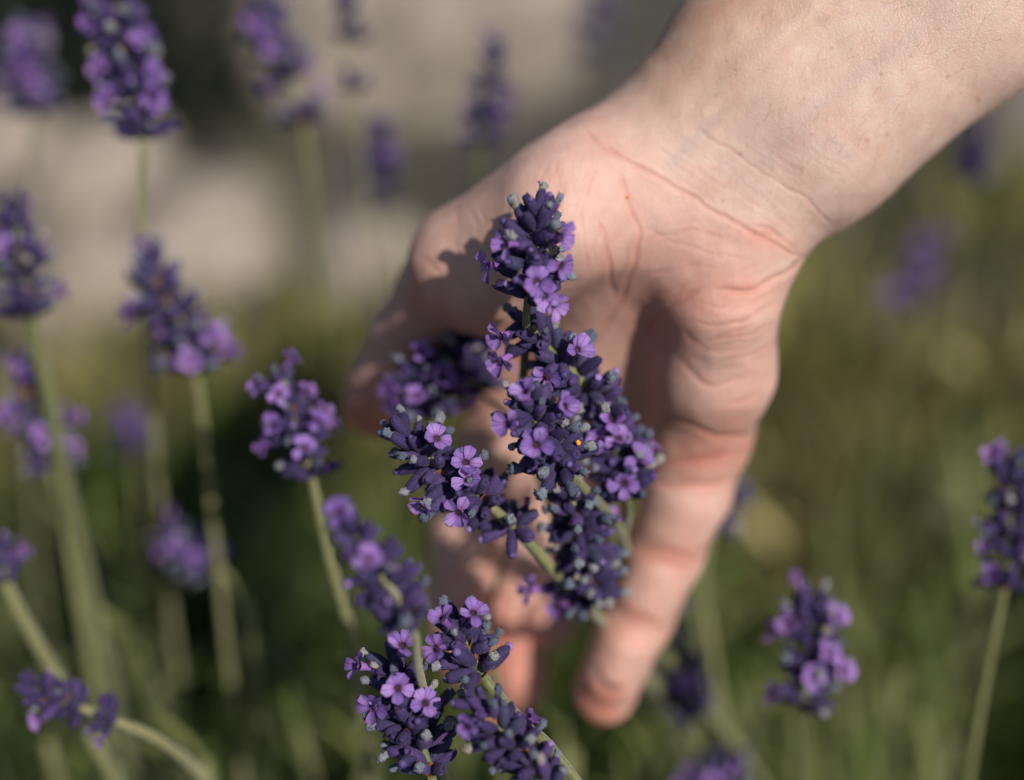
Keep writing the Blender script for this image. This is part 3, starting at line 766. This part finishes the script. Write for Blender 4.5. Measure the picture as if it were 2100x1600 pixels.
# ------------------------------------------------------------------ lavender in and before the hand (in focus)
HELD = 'lavender spikes gathered in the palm'
lavender([(1106, 402, 271), (1092, 520, 273), (1080, 640, 277)], [0.0, .16, .32, .50, .66, .82],
         'tallest held lavender spike, standing upright against the pale palm', hints=[(1079, 690, 286), (1075, 745, 293), (1074, 830, 299), (1110, 990, 316), (1190, 1150, 338), (1290, 1250, 358), (1410, 1400, 385)],
         group=HELD, fine=True, size=1.08, per=7, pfl=.0, bract_p=.9,
         florets=[(1100, 578, .05, -.15), (1116, 606, .1, -.3), (1004, 545, -.5, 0), (1150, 545, .7, -.2), (1148, 485, .9, .1), (1040, 500, -.9, 0), (1135, 625, .7, -.5)])
lavender([(1062, 618, 282), (1110, 700, 285), (1190, 780, 290), (1240, 850, 297)], [.04, .22, .40, .58, .76, .92],
         'held lavender spike leaning down from the foot of the tallest one', hints=[(1250, 940, 312), (1258, 1080, 332), (1262, 1200, 352), (1330, 1310, 368), (1560, 1600, 415)],
         group=HELD, fine=True, size=1.1, per=7, pfl=.0, florets=[(1183, 718, .6, .1), (1120, 772, 0, .0), (1028, 690, -.5, -.1), (1030, 740, -.6, -.4)])
lavender([(1078, 812, 274), (1110, 880, 276), (1165, 965, 282)], [0.0, .2, .42, .64, .86],
         'held lavender spike bending towards the viewer, ringed by pale open florets', hints=[(1200, 1005, 289), (1225, 1030, 294), (1275, 1092, 312), (1300, 1180, 352), (1380, 1310, 376), (1500, 1500, 405)],
         group=HELD, fine=True, size=1.1, per=9, pfl=.0, spread=1.15, pwit=.5, bract_p=.8,
         florets=[(1078, 806, -.1, .5), (1156, 834, .25, .1), (1042, 870, -.55, .1), (1100, 912, -.1, -.1)])
lavender([(1215, 800, 297), (1255, 890, 299), (1290, 1030, 303)], [0.0, .18, .36, .54, .72, .9],
         'held lavender spike pressed against the base of the little finger', hints=[(1280, 1085, 320), (1270, 1180, 348), (1340, 1300, 370), (1470, 1480, 400)],
         group=HELD, fine=False, size=1.1, per=9, pfl=.05, pwit=.45, florets=[(1310, 940, .5, .2), (1280, 992, 0, 0), (1268, 900, .2, .4), (1255, 860, .2, .4)])
lavender([(1165, 985, 288), (1190, 1100, 299), (1215, 1235, 312)], [0.0, .16, .32, .48, .64, .8, .95],
         'hanging held lavender spike with grey withered florets between the fingers', hints=[(1222, 1262, 320), (1265, 1300, 350), (1330, 1390, 372), (1410, 1560, 400)],
         group=HELD, fine=False, size=1.08, per=10, pfl=.02, pwit=.62, pbud=.15, florets=[(1148, 1245, -.3, -.2), (1088, 1210, -.6, .0)])
lavender([(800, 868, 281), (905, 965, 283), (1000, 1035, 287), (1062, 1092, 292)], [.0, .13, .26, .44, .58, .68, .97],
         'held lavender spike reaching sideways over the index finger, its green stem showing', hints=[(1100, 1130, 297), (1142, 1180, 303), (1200, 1250, 328), (1265, 1310, 356), (1340, 1420, 378)],
         group=HELD, fine=True, size=1.08, per=8, pfl=.0, spread=1.15, radius=1.05,
         florets=[(895, 900, .1, .3), (955, 950, .2, .4), (872, 1028, -.3, -.5), (940, 1050, -.1, -.5), (960, 985, .1, .2)])
lavender([(852, 735, 318), (868, 800, 320), (885, 850, 322)], [0.0, .25, .5, .75, 1.0],
         'blurred held lavender spike beside the tip of the thumb', hints=[(915, 950, 322), (1000, 1040, 322), (1048, 1092, 328), (1022, 1190, 347), (1003, 1290, 354), (1020, 1480, 362)], radius=.7,
         group=HELD, size=1.05, per=9, pfl=.12, florets=[(800, 800, -.6, 0), (905, 775, .5, 0), (860, 725, 0, .5)])
lavender([(992, 690, 320), (950, 730, 324), (965, 790, 328)], [0.0, .3, .6, 1.0],
         'shaded held lavender spike deep in the hollow of the palm behind the thumb', radius=.8, hints=[(1050, 860, 318), (1130, 970, 322), (1185, 1120, 338), (1270, 1280, 362), (1400, 1480, 392)],
         group=HELD, size=1.15, per=10, pfl=.04)
FRONT = 'lavender spikes standing before the fingertips'
lavender([(700, 1050, 246), (770, 1160, 249), (845, 1285, 254)], [0.0, .2, .4, .58, .78, .95],
         'blurred lavender spike leaning left before the index finger, its upper florets pale', hints=[(858, 1370, 268), (884, 1480, 290), (912, 1600, 298)],
         group=FRONT, size=.95, per=7, pfl=.0, pwit=.2, radius=.9, florets=[(696, 1050, -.3, .2), (756, 1146, .1, .1)])
lavender([(800, 1330, 278), (835, 1450, 279), (882, 1580, 280)], [0.0, .2, .38, .56, .78, 1.0],
         'sharp lavender spike with several open florets below the leaning blurred one', hints=[(900, 1680, 284), (920, 1800, 290)],
         group=FRONT, fine=True, size=1.1, per=8, pfl=.0, pwit=.45, bract_p=.9,
         florets=[(738, 1366, -.6, .1), (815, 1412, 0, .1), (765, 1450, -.3, -.1), (872, 1442, .2, 0), (825, 1325, .2, .6)])
lavender([(925, 1258, 279), (962, 1335, 280), (1000, 1400, 281)], [0.0, .22, .5, .78],
         'short lavender spike topped by one upright floret before the middle finger', hints=[(1030, 1435, 281), (1085, 1495, 281), (1180, 1600, 280)],
         group=FRONT, fine=True, size=1.08, per=7, pfl=.0, pwit=.5, bract_p=.9, radius=1.05,
         florets=[(970, 1258, .2, .7), (895, 1330, -.3, 0), (908, 1270, -.4, .6)])
lavender([(945, 1415, 268), (1030, 1500, 267), (1130, 1610, 266)], [0.0, .2, .4, .6, .8, 1.0],
         'slanting lavender spike with brown bracts under the short upright one', hints=[(1180, 1680, 266), (1240, 1780, 270)],
         group=FRONT, size=.9, per=8, pfl=.02, bract_p=1.0, florets=[(960, 1490, -.3, -.1)])
# ------------------------------------------------------------------ lavender round about, out of focus
SIDE = 'lavender spikes growing left of the hand'
lavender([(565, 765, 312), (600, 860, 314), (640, 985, 318)], [0.0, .2, .4, .58, .74, .98],
         'lavender spike on a straight stem between the thumb and the leaning front spike', hints=[(670, 1120, 326), (722, 1310, 338), (740, 1450, 350)], group=SIDE,
         size=.95, per=7, pfl=.10, florets=[(530, 792, -.5, 0), (562, 872, -.2, 0)])
lavender([(222, -70, 342), (258, 90, 342), (290, 290, 342)], [0.0, .13, .27, .41, .55, .70, .97],
         'tall dark lavender spike rising in front of the flat sunlit slab', hints=[(288, 380, 346), (292, 500, 354), (310, 800, 380)], group=SIDE,
         size=1.15, per=8, pfl=.10, florets=[(190, 40, -.5, 0), (205, 140, -.4, 0), (220, 205, -.3, -.1), (310, 150, .5, 0), (315, 205, .4, 0)])
lavender([(55, 40, 420), (60, 130, 420), (70, 235, 420)], [0.0, .25, .5, .75, 1.0],
         'faint lavender spike behind the tall dark one', hints=[(60, 420, 430)], group=SIDE, radius=.62, size=1.2, per=8, pfl=.25)
lavender([(25, 395, 345), (40, 520, 346), (62, 645, 348)], [0.0, .17, .36, .54, .8, 1.0],
         'lavender spike on a thick pale stem beside the small half hidden stone', hints=[(95, 800, 356), (150, 1050, 372), (180, 1190, 384)], group=SIDE, size=1.05, per=8, pfl=.12, radius=1.6)
lavender([(300, 505, 348), (330, 600, 348), (385, 690, 350), (400, 755, 352)], [0.0, .15, .3, .5, .75, 1.0],
         'lavender spike with scattered loose florets at its foot', hints=[(420, 900, 362), (440, 1100, 378)], group=SIDE,
         size=1.2, per=8, pfl=.14, florets=[(440, 690, .5, 0), (390, 740, .1, -.2), (265, 650, -.4, -.2), (330, 745, -.3, -.3)])
lavender([(40, 730, 368), (70, 840, 368), (105, 965, 370)], [0.0, .2, .4, .6, .8, 1.0],
         'pale blurred lavender spike under the one on the thick stem', hints=[(130, 1050, 376), (175, 1300, 390)], group=SIDE, size=1.05, per=7, pfl=.2, radius=1.4)
lavender([(345, 1085, 392), (385, 1120, 392), (445, 1165, 394)], [0.0, .35, .7, 1.0],
         'small nodding lavender head on a bent stem in the green leaves', hints=[(485, 1210, 398), (515, 1290, 404), (525, 1400, 412)], group=SIDE, size=1.15, per=7, pfl=.2)
lavender([(35, 1390, 309), (110, 1425, 311), (150, 1445, 312), (232, 1478, 314)], [0.0, .2, .42, .62, 1.0],
         'low lavender head lying almost flat over the lower leaves', hints=[(290, 1500, 318), (350, 1535, 324), (420, 1600, 336)], group=SIDE, size=.85, per=7, pfl=.05, pwit=.15)
lavender([(265, 850, 490), (275, 890, 490), (280, 930, 490)], [0.0, .5, 1.0],
         'very faint lavender head deep in the shade between two stems', hints=[(285, 1060, 495)], group=SIDE, radius=.62, size=1.3, per=7, pfl=.2)
lavender([(-10, 1120, 330), (-2, 1160, 331), (12, 1195, 332)], [0.0, .5, 1.0],
         'lavender head on a thick stem leaning towards the low flat one', hints=[(60, 1290, 338), (160, 1460, 350)], group=SIDE, size=.9, per=6, radius=1.4)
BACK = 'dark lavender spikes before the biggest pale boulder'
lavender([(540, -20, 400), (565, 70, 400), (600, 175, 400), (622, 250, 402)], [0.0, .18, .36, .52, .66, 1.0],
         'lavender spike left of the biggest boulder with one low separate whorl', hints=[(640, 380, 410), (655, 520, 425)], group=BACK, size=1.1, per=8, pfl=.12, florets=[(520, 40, -.5, 0), (560, 100, -.1, 0)])
lavender([(705, -40, 410), (715, 60, 410), (728, 195, 410)], [0.0, .22, .44, .95],
         'thin dark lavender spike before the middle of the biggest boulder', hints=[(745, 360, 420)], group=BACK, radius=.62, size=.85, per=7, pfl=.0)
lavender([(770, 235, 440), (778, 310, 440), (775, 375, 440), (790, 420, 442)], [0.0, .25, .5, .72, 1.0],
         'stubby dark lavender spike low before the biggest boulder', hints=[(800, 560, 455)], group=BACK, radius=.62, size=1.1, per=8, pfl=.02)
lavender([(1025, 75, 395), (998, 180, 395), (985, 295, 395)], [0.0, .18, .4, .62, .8, 1.0],
         'slim curved lavender spike before the right shoulder of the biggest boulder', hints=[(975, 420, 405), (960, 600, 420)], group=BACK, radius=.62, size=.85, per=7, pfl=.08, pwit=.2)
lavender([(1240, -60, 560), (1228, 20, 560), (1215, 120, 560)], [0.0, .3, .6, 1.0],
         'dark blurred lavender spike beside the upper forearm', hints=[(1210, 300, 575)], group=BACK, radius=.62, size=1.3, per=8, pfl=.05)
RIGHT = 'lavender spikes growing right of the hand'
lavender([(1905, 490, 560), (1880, 550, 560), (1850, 625, 560)], [0.0, .3, .6, 1.0],
         'far blurred lavender head on a thin stem below the forearm', hints=[(1840, 760, 570)], group=RIGHT, radius=.62, size=1.25, per=8, pfl=.2)
lavender([(2075, 925, 326), (2070, 1060, 328), (2058, 1205, 331)], [0.0, .16, .34, .52, .70, .98],
         'dense dark lavender spike on a slender stem beyond the full many-flowered spike', hints=[(2040, 1290, 336), (2010, 1450, 345), (1985, 1600, 352)], group=RIGHT, size=1.0, per=8, pfl=.04, florets=[(2035, 935, -.4, .5), (2035, 1180, -.4, 0)])
lavender([(1665, 1205, 330), (1660, 1330, 332), (1648, 1450, 335)], [0.0, .16, .34, .54, .74, .98],
         'full lavender spike with many open florets right of the little finger', hints=[(1655, 1530, 340), (1648, 1640, 346), (1640, 1760, 354)], group=RIGHT, size=1.08, per=8, pfl=.12,
         florets=[(1590, 1300, -.5, 0), (1715, 1265, .5, .1), (1700, 1340, .3, 0), (1668, 1390, .1, -.1), (1590, 1425, -.6, -.1), (1620, 1280, -.3, .1)])
lavender([(1365, 1255, 384), (1390, 1370, 384), (1425, 1480, 386)], [0.0, .2, .4, .6, .8, 1.0],
         'shaded lavender spike tucked behind the tip of the little finger', hints=[(1450, 1580, 392), (1480, 1700, 400)], group=RIGHT, size=1.15, per=8, pfl=.12, florets=[(1405, 1400, .1, 0)])
lavender([(1490, 1555, 372), (1470, 1600, 373), (1450, 1650, 374)], [0.0, .35, .7, 1.0],
         'low lavender head at the foot of the shaded spike', hints=[(1440, 1750, 380)], group=RIGHT, size=1.1, per=8, pfl=.25)
lavender([(1510, 1005, 395), (1490, 1030, 395), (1460, 1080, 396)], [0.0, .4, .9],
         'lavender tip peeping out from behind the little finger', hints=[(1440, 1200, 400), (1470, 1400, 410)], group=RIGHT, size=1.1, per=7, pfl=.0)
lavender([(2000, 225, 480), (1995, 290, 480), (1985, 365, 480)], [0.0, .25, .5, .75, 1.0],
         'black looking lavender spike below the forearm before the pale stone', hints=[(1975, 520, 490)], group=RIGHT, radius=.62, size=1.1, per=8, pfl=.0, pbud=.1)

# ------------------------------------------------------------------ added dark shrub, standing in for the shade between the far stones
def shade_shrub():
    R = random.Random(77); g = ground_at(205, 235); T = empty('shade_shrub', (g.x, g.y, -0.02)); tag(T, 'added low dark leafed shrub standing in for the shade in the gap beside the far left stones', 'shrub')
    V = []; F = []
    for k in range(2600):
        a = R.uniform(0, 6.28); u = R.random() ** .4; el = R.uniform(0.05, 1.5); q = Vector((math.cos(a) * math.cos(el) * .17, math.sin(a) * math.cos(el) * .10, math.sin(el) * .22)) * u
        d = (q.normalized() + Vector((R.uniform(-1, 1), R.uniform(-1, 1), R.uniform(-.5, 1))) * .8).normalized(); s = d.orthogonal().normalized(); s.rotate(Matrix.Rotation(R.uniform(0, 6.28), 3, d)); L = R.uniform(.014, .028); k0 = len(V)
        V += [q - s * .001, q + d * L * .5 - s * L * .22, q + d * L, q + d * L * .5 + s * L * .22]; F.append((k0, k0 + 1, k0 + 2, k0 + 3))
    mesh_obj('foliage', V, F, MAT['shade_leaf'], T)
    for k in range(5):
        a = k * 1.26; Vt, Ft = tube(catmull([Vector((0, 0, 0)), Vector((math.cos(a) * .03, math.sin(a) * .03, .05)), Vector((math.cos(a) * .08, math.sin(a) * .06, .10))], 5), .002, 6); mesh_obj('branch', Vt, Ft, MAT['stem'], T)
MAT['shade_leaf'] = mat_varied('shade_leaf', [(0.0, srgb(26, 34, 28)), (1.0, srgb(30, 40, 30))], rough=0.6, nscale=80)  # near-black leaf colour carries the shade of the gap
shade_shrub()

# orange pollen specks
for px, py, d, r, lab in [(1186, 908, None, .55, 'orange pollen speck on the lavender bending towards the viewer'), (1288, 404, None, .28, 'tiny orange pollen speck on the heel of the palm')]:
    import bmesh
    if px > 1250:                                                  # lies on the skin: march along the pixel's ray to the surface
        dd = 270.0
        for _ in range(60): dd += 0.9 * float(hand_sdf(J(px, py, dd)[None])[0])
    else: dd = 276.0
    bm = bmesh.new(); bmesh.ops.create_icosphere(bm, subdivisions=2, radius=r * MM)
    for v in bm.verts: v.co *= 1 + .35 * noise3(v.co * 2500, 1.0, 4)
    me = bpy.data.meshes.new('pollen_speck'); bm.to_mesh(me); bm.free(); me.materials.append(MAT['pollen'])
    o = bpy.data.objects.new('pollen_speck', me); C.objects.link(o); o.location = W(px, py, dd); tag(o, lab, 'pollen')

# ------------------------------------------------------------------ leafy shoots and the green tangle below
LEAFM = []
def leaf_mesh(seed):
    r_ = random.Random(seed); L = r_.uniform(38, 58); wd = r_.uniform(3.4, 5.2); bend = r_.uniform(.1, .45); V = []; F = []
    n = 9
    for i in range(n + 1):
        t = i / n; h = wd * (.25 + .75 * math.sin(math.pi * min(1, t * 1.05) ** .8)) * .5 if t < .95 else .15
        for u in (-1, 0, 1): V.append((u * h, -bend * L * t * t * .6 + abs(u) * h * .35, L * t))
    for i in range(n):
        for j in range(2): F.append((i * 3 + j, i * 3 + j + 1, i * 3 + j + 4, i * 3 + j + 3))
    return piece('leaf', V, F, [MAT['leaf']])
LEAFM = [leaf_mesh(s + 300) for s in range(6)]
def shoot(px, py, d, h_frac, label, n=7, seed=0, lean=(0, 0), group='leafy lavender shoots among the stems'):
    r_ = random.Random(seed); top = W(px, py, d); root = Vector((top.x + lean[0], top.y + lean[1], -0.02))
    T = empty('leafy_shoot', root); tag(T, label, 'plant', group)
    path = catmull([root, root.lerp(top, .5) + Vector((r_.uniform(-.01, .01), r_.uniform(-.01, .01), 0)), top], 8)
    V, F = tube(path, 0.0012, 6); mesh_obj('stem', [v - root for v in V], F, MAT['stem'], T)
    for k in range(n):
        t = 1 - h_frac * k / n; p = path[min(len(path) - 1, int(t * (len(path) - 1)))]; a = k * 1.57 + r_.uniform(-.4, .4)
        for s in (0, math.pi):
            tl = math.radians(r_.uniform(18, 30) + 40 * k / n); rad = Vector((math.cos(a + s), math.sin(a + s), 0))
            z = rad * math.sin(tl) + Vector((0, 0, 1)) * math.cos(tl)
            inst('leaf', r_.choice(LEAFM), frame_face(z, -rad, p - root, r_.uniform(.75, 1.15) * (.6 + .4 * min(1, k / 3))), T)
for i, a in enumerate([
 (300, 1330, 420, .6, 'grey green leafy shoot behind the low flat lavender head'), (620, 1500, 430, .7, 'leafy shoot left of the sharp front spike'),
 (90, 1500, 400, .6, 'leafy shoot under the low flat lavender head'), (760, 1350, 470, .6, 'leafy shoot behind the leaning front spike'),
 (1180, 1540, 400, .6, 'leafy shoot under the fingertips'), (1560, 1420, 480, .7, 'leafy shoot between the little finger and the full right spike'),
 (1850, 1380, 470, .7, 'leafy shoot right of the full lavender spike'), (1760, 1050, 600, .7, 'leafy shoot rising beside the small pale pebble'),
 (520, 1100, 560, .7, 'leafy shoot behind the small nodding head'), (180, 1120, 520, .7, 'leafy shoot behind the pale blurred left spike'),
 (1960, 1520, 430, .7, 'leafy shoot at the foot of the dense dark spike'), (420, 1560, 380, .6, 'leafy shoot under the bent stem of the low flat head'),
 (1330, 1560, 440, .6, 'leafy shoot at the foot of the shaded spike'), (950, 1500, 480, .6, 'leafy shoot behind the short front spike')]):
    shoot(*a, seed=500 + i, n=8)

sr = random.Random(64)
for i in range(22):                                                # more shoots, too blurred to tell apart
    px, py = (sr.uniform(-100, 800), sr.uniform(1000, 1600)) if i % 2 else (sr.uniform(1450, 2150), sr.uniform(850, 1600))
    shoot(px, py, sr.uniform(470, 640), .75, 'blurred green leafy shoot lost in the tangle below the spikes', seed=700 + i, n=9, group='blurred shoots in the green tangle')

def build_foliage():
    "thousands of narrow leaves and thin stems that merge into one green mass"
    R = np.random.RandomState(8); V = []; F = []; col = []
    greens = np.array([srgb(*c)[:3] for c in [(60, 80, 26), (74, 92, 34), (100, 108, 50), (48, 66, 24), (120, 120, 70), (82, 98, 48), (138, 134, 92)]])
    def blade(p, d, L, wd, bend, c):
        side = np.cross(d, [R.uniform(-1, 1), R.uniform(-1, 1), .2]); side /= max(np.linalg.norm(side), 1e-6); nrm = np.cross(side, d); k = len(V)
        for i, (t, h) in enumerate(((0, .5), (.35, 1), (.7, .8), (1, .05))):
            q = p + d * L * t + nrm * bend * L * t * t - np.array([0, 0, .25 * L * bend * t * t])
            V.append(q - side * wd * h * .5); V.append(q + side * wd * h * .5); col.extend([c, c])
        for i in range(3): F.append((k + 2 * i, k + 2 * i + 1, k + 2 * i + 3, k + 2 * i + 2))
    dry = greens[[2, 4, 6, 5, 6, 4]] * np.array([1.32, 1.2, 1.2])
    clumps = [(R.uniform(-.55, .55), R.uniform(.16, .56), 0) for _ in range(50)] + [(R.uniform(-.7, 0), R.uniform(.56, .82), 1) for _ in range(14)] + [(R.uniform(0, .8), R.uniform(.56, 1.1), 1) for _ in range(22)] + [(R.uniform(-.24, -.04), R.uniform(.6, .80), 1) for _ in range(12)] + [(R.uniform(.12, .34), R.uniform(.5, .8), 1) for _ in range(12)]
    for cx, cy, far in clumps:
        size = R.uniform(.05, .10); hmax = R.uniform(.04, .11) if far else R.uniform(.10, .22)
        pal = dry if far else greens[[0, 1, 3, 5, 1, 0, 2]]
        base = pal[R.randint(len(pal))]
        for _ in range(130 if far else 270):
            a = R.uniform(0, 6.28); r = size * math.sqrt(R.uniform()); z = hmax * R.uniform(0.0, 1.0) * (1 - .5 * r / size)
            tl = R.uniform(.1, 1.0); d = np.array([math.cos(a) * math.sin(tl), math.sin(a) * math.sin(tl), math.cos(tl)])
            c = base * .5 + pal[R.randint(len(pal))] * .5
            blade(np.array([cx + r * math.cos(a), cy + r * math.sin(a), z - .01]), d, R.uniform(.025, .06), R.uniform(.0024, .0048) * (1.9 if R.uniform() < .3 else 1), R.uniform(-.1, .5), c * (.45 + 1.9 * R.uniform() ** 3))
    for _ in range(420):                                            # thin bare stems and dry grass
        x = R.uniform(-.7, .7); y = R.uniform(.2, 1.15)
        a = R.uniform(0, 6.28); tl = abs(R.normal(0, .16)); d = np.array([math.cos(a) * math.sin(tl), math.sin(a) * math.sin(tl), math.cos(tl)])
        L = R.uniform(.10, .30) * (1 if y < .8 else .6)
        blade(np.array([x, y, -.01]), d, L, R.uniform(.0014, .0024), R.uniform(0, .15), greens[R.choice([2, 4, 5, 6])] * R.uniform(.9, 1.25))
    o = mesh_obj('green_foliage', V, F, MAT['foliage'], smooth=True)
    at = o.data.attributes.new('tint', 'FLOAT_COLOR', 'POINT'); at.data.foreach_set('color', np.concatenate([np.array(col), np.ones((len(col), 1))], 1).astype(np.float32).ravel())
    tag(o, 'tangle of narrow green leaves and thin stems covering the ground', 'foliage', kind='stuff')
build_foliage()
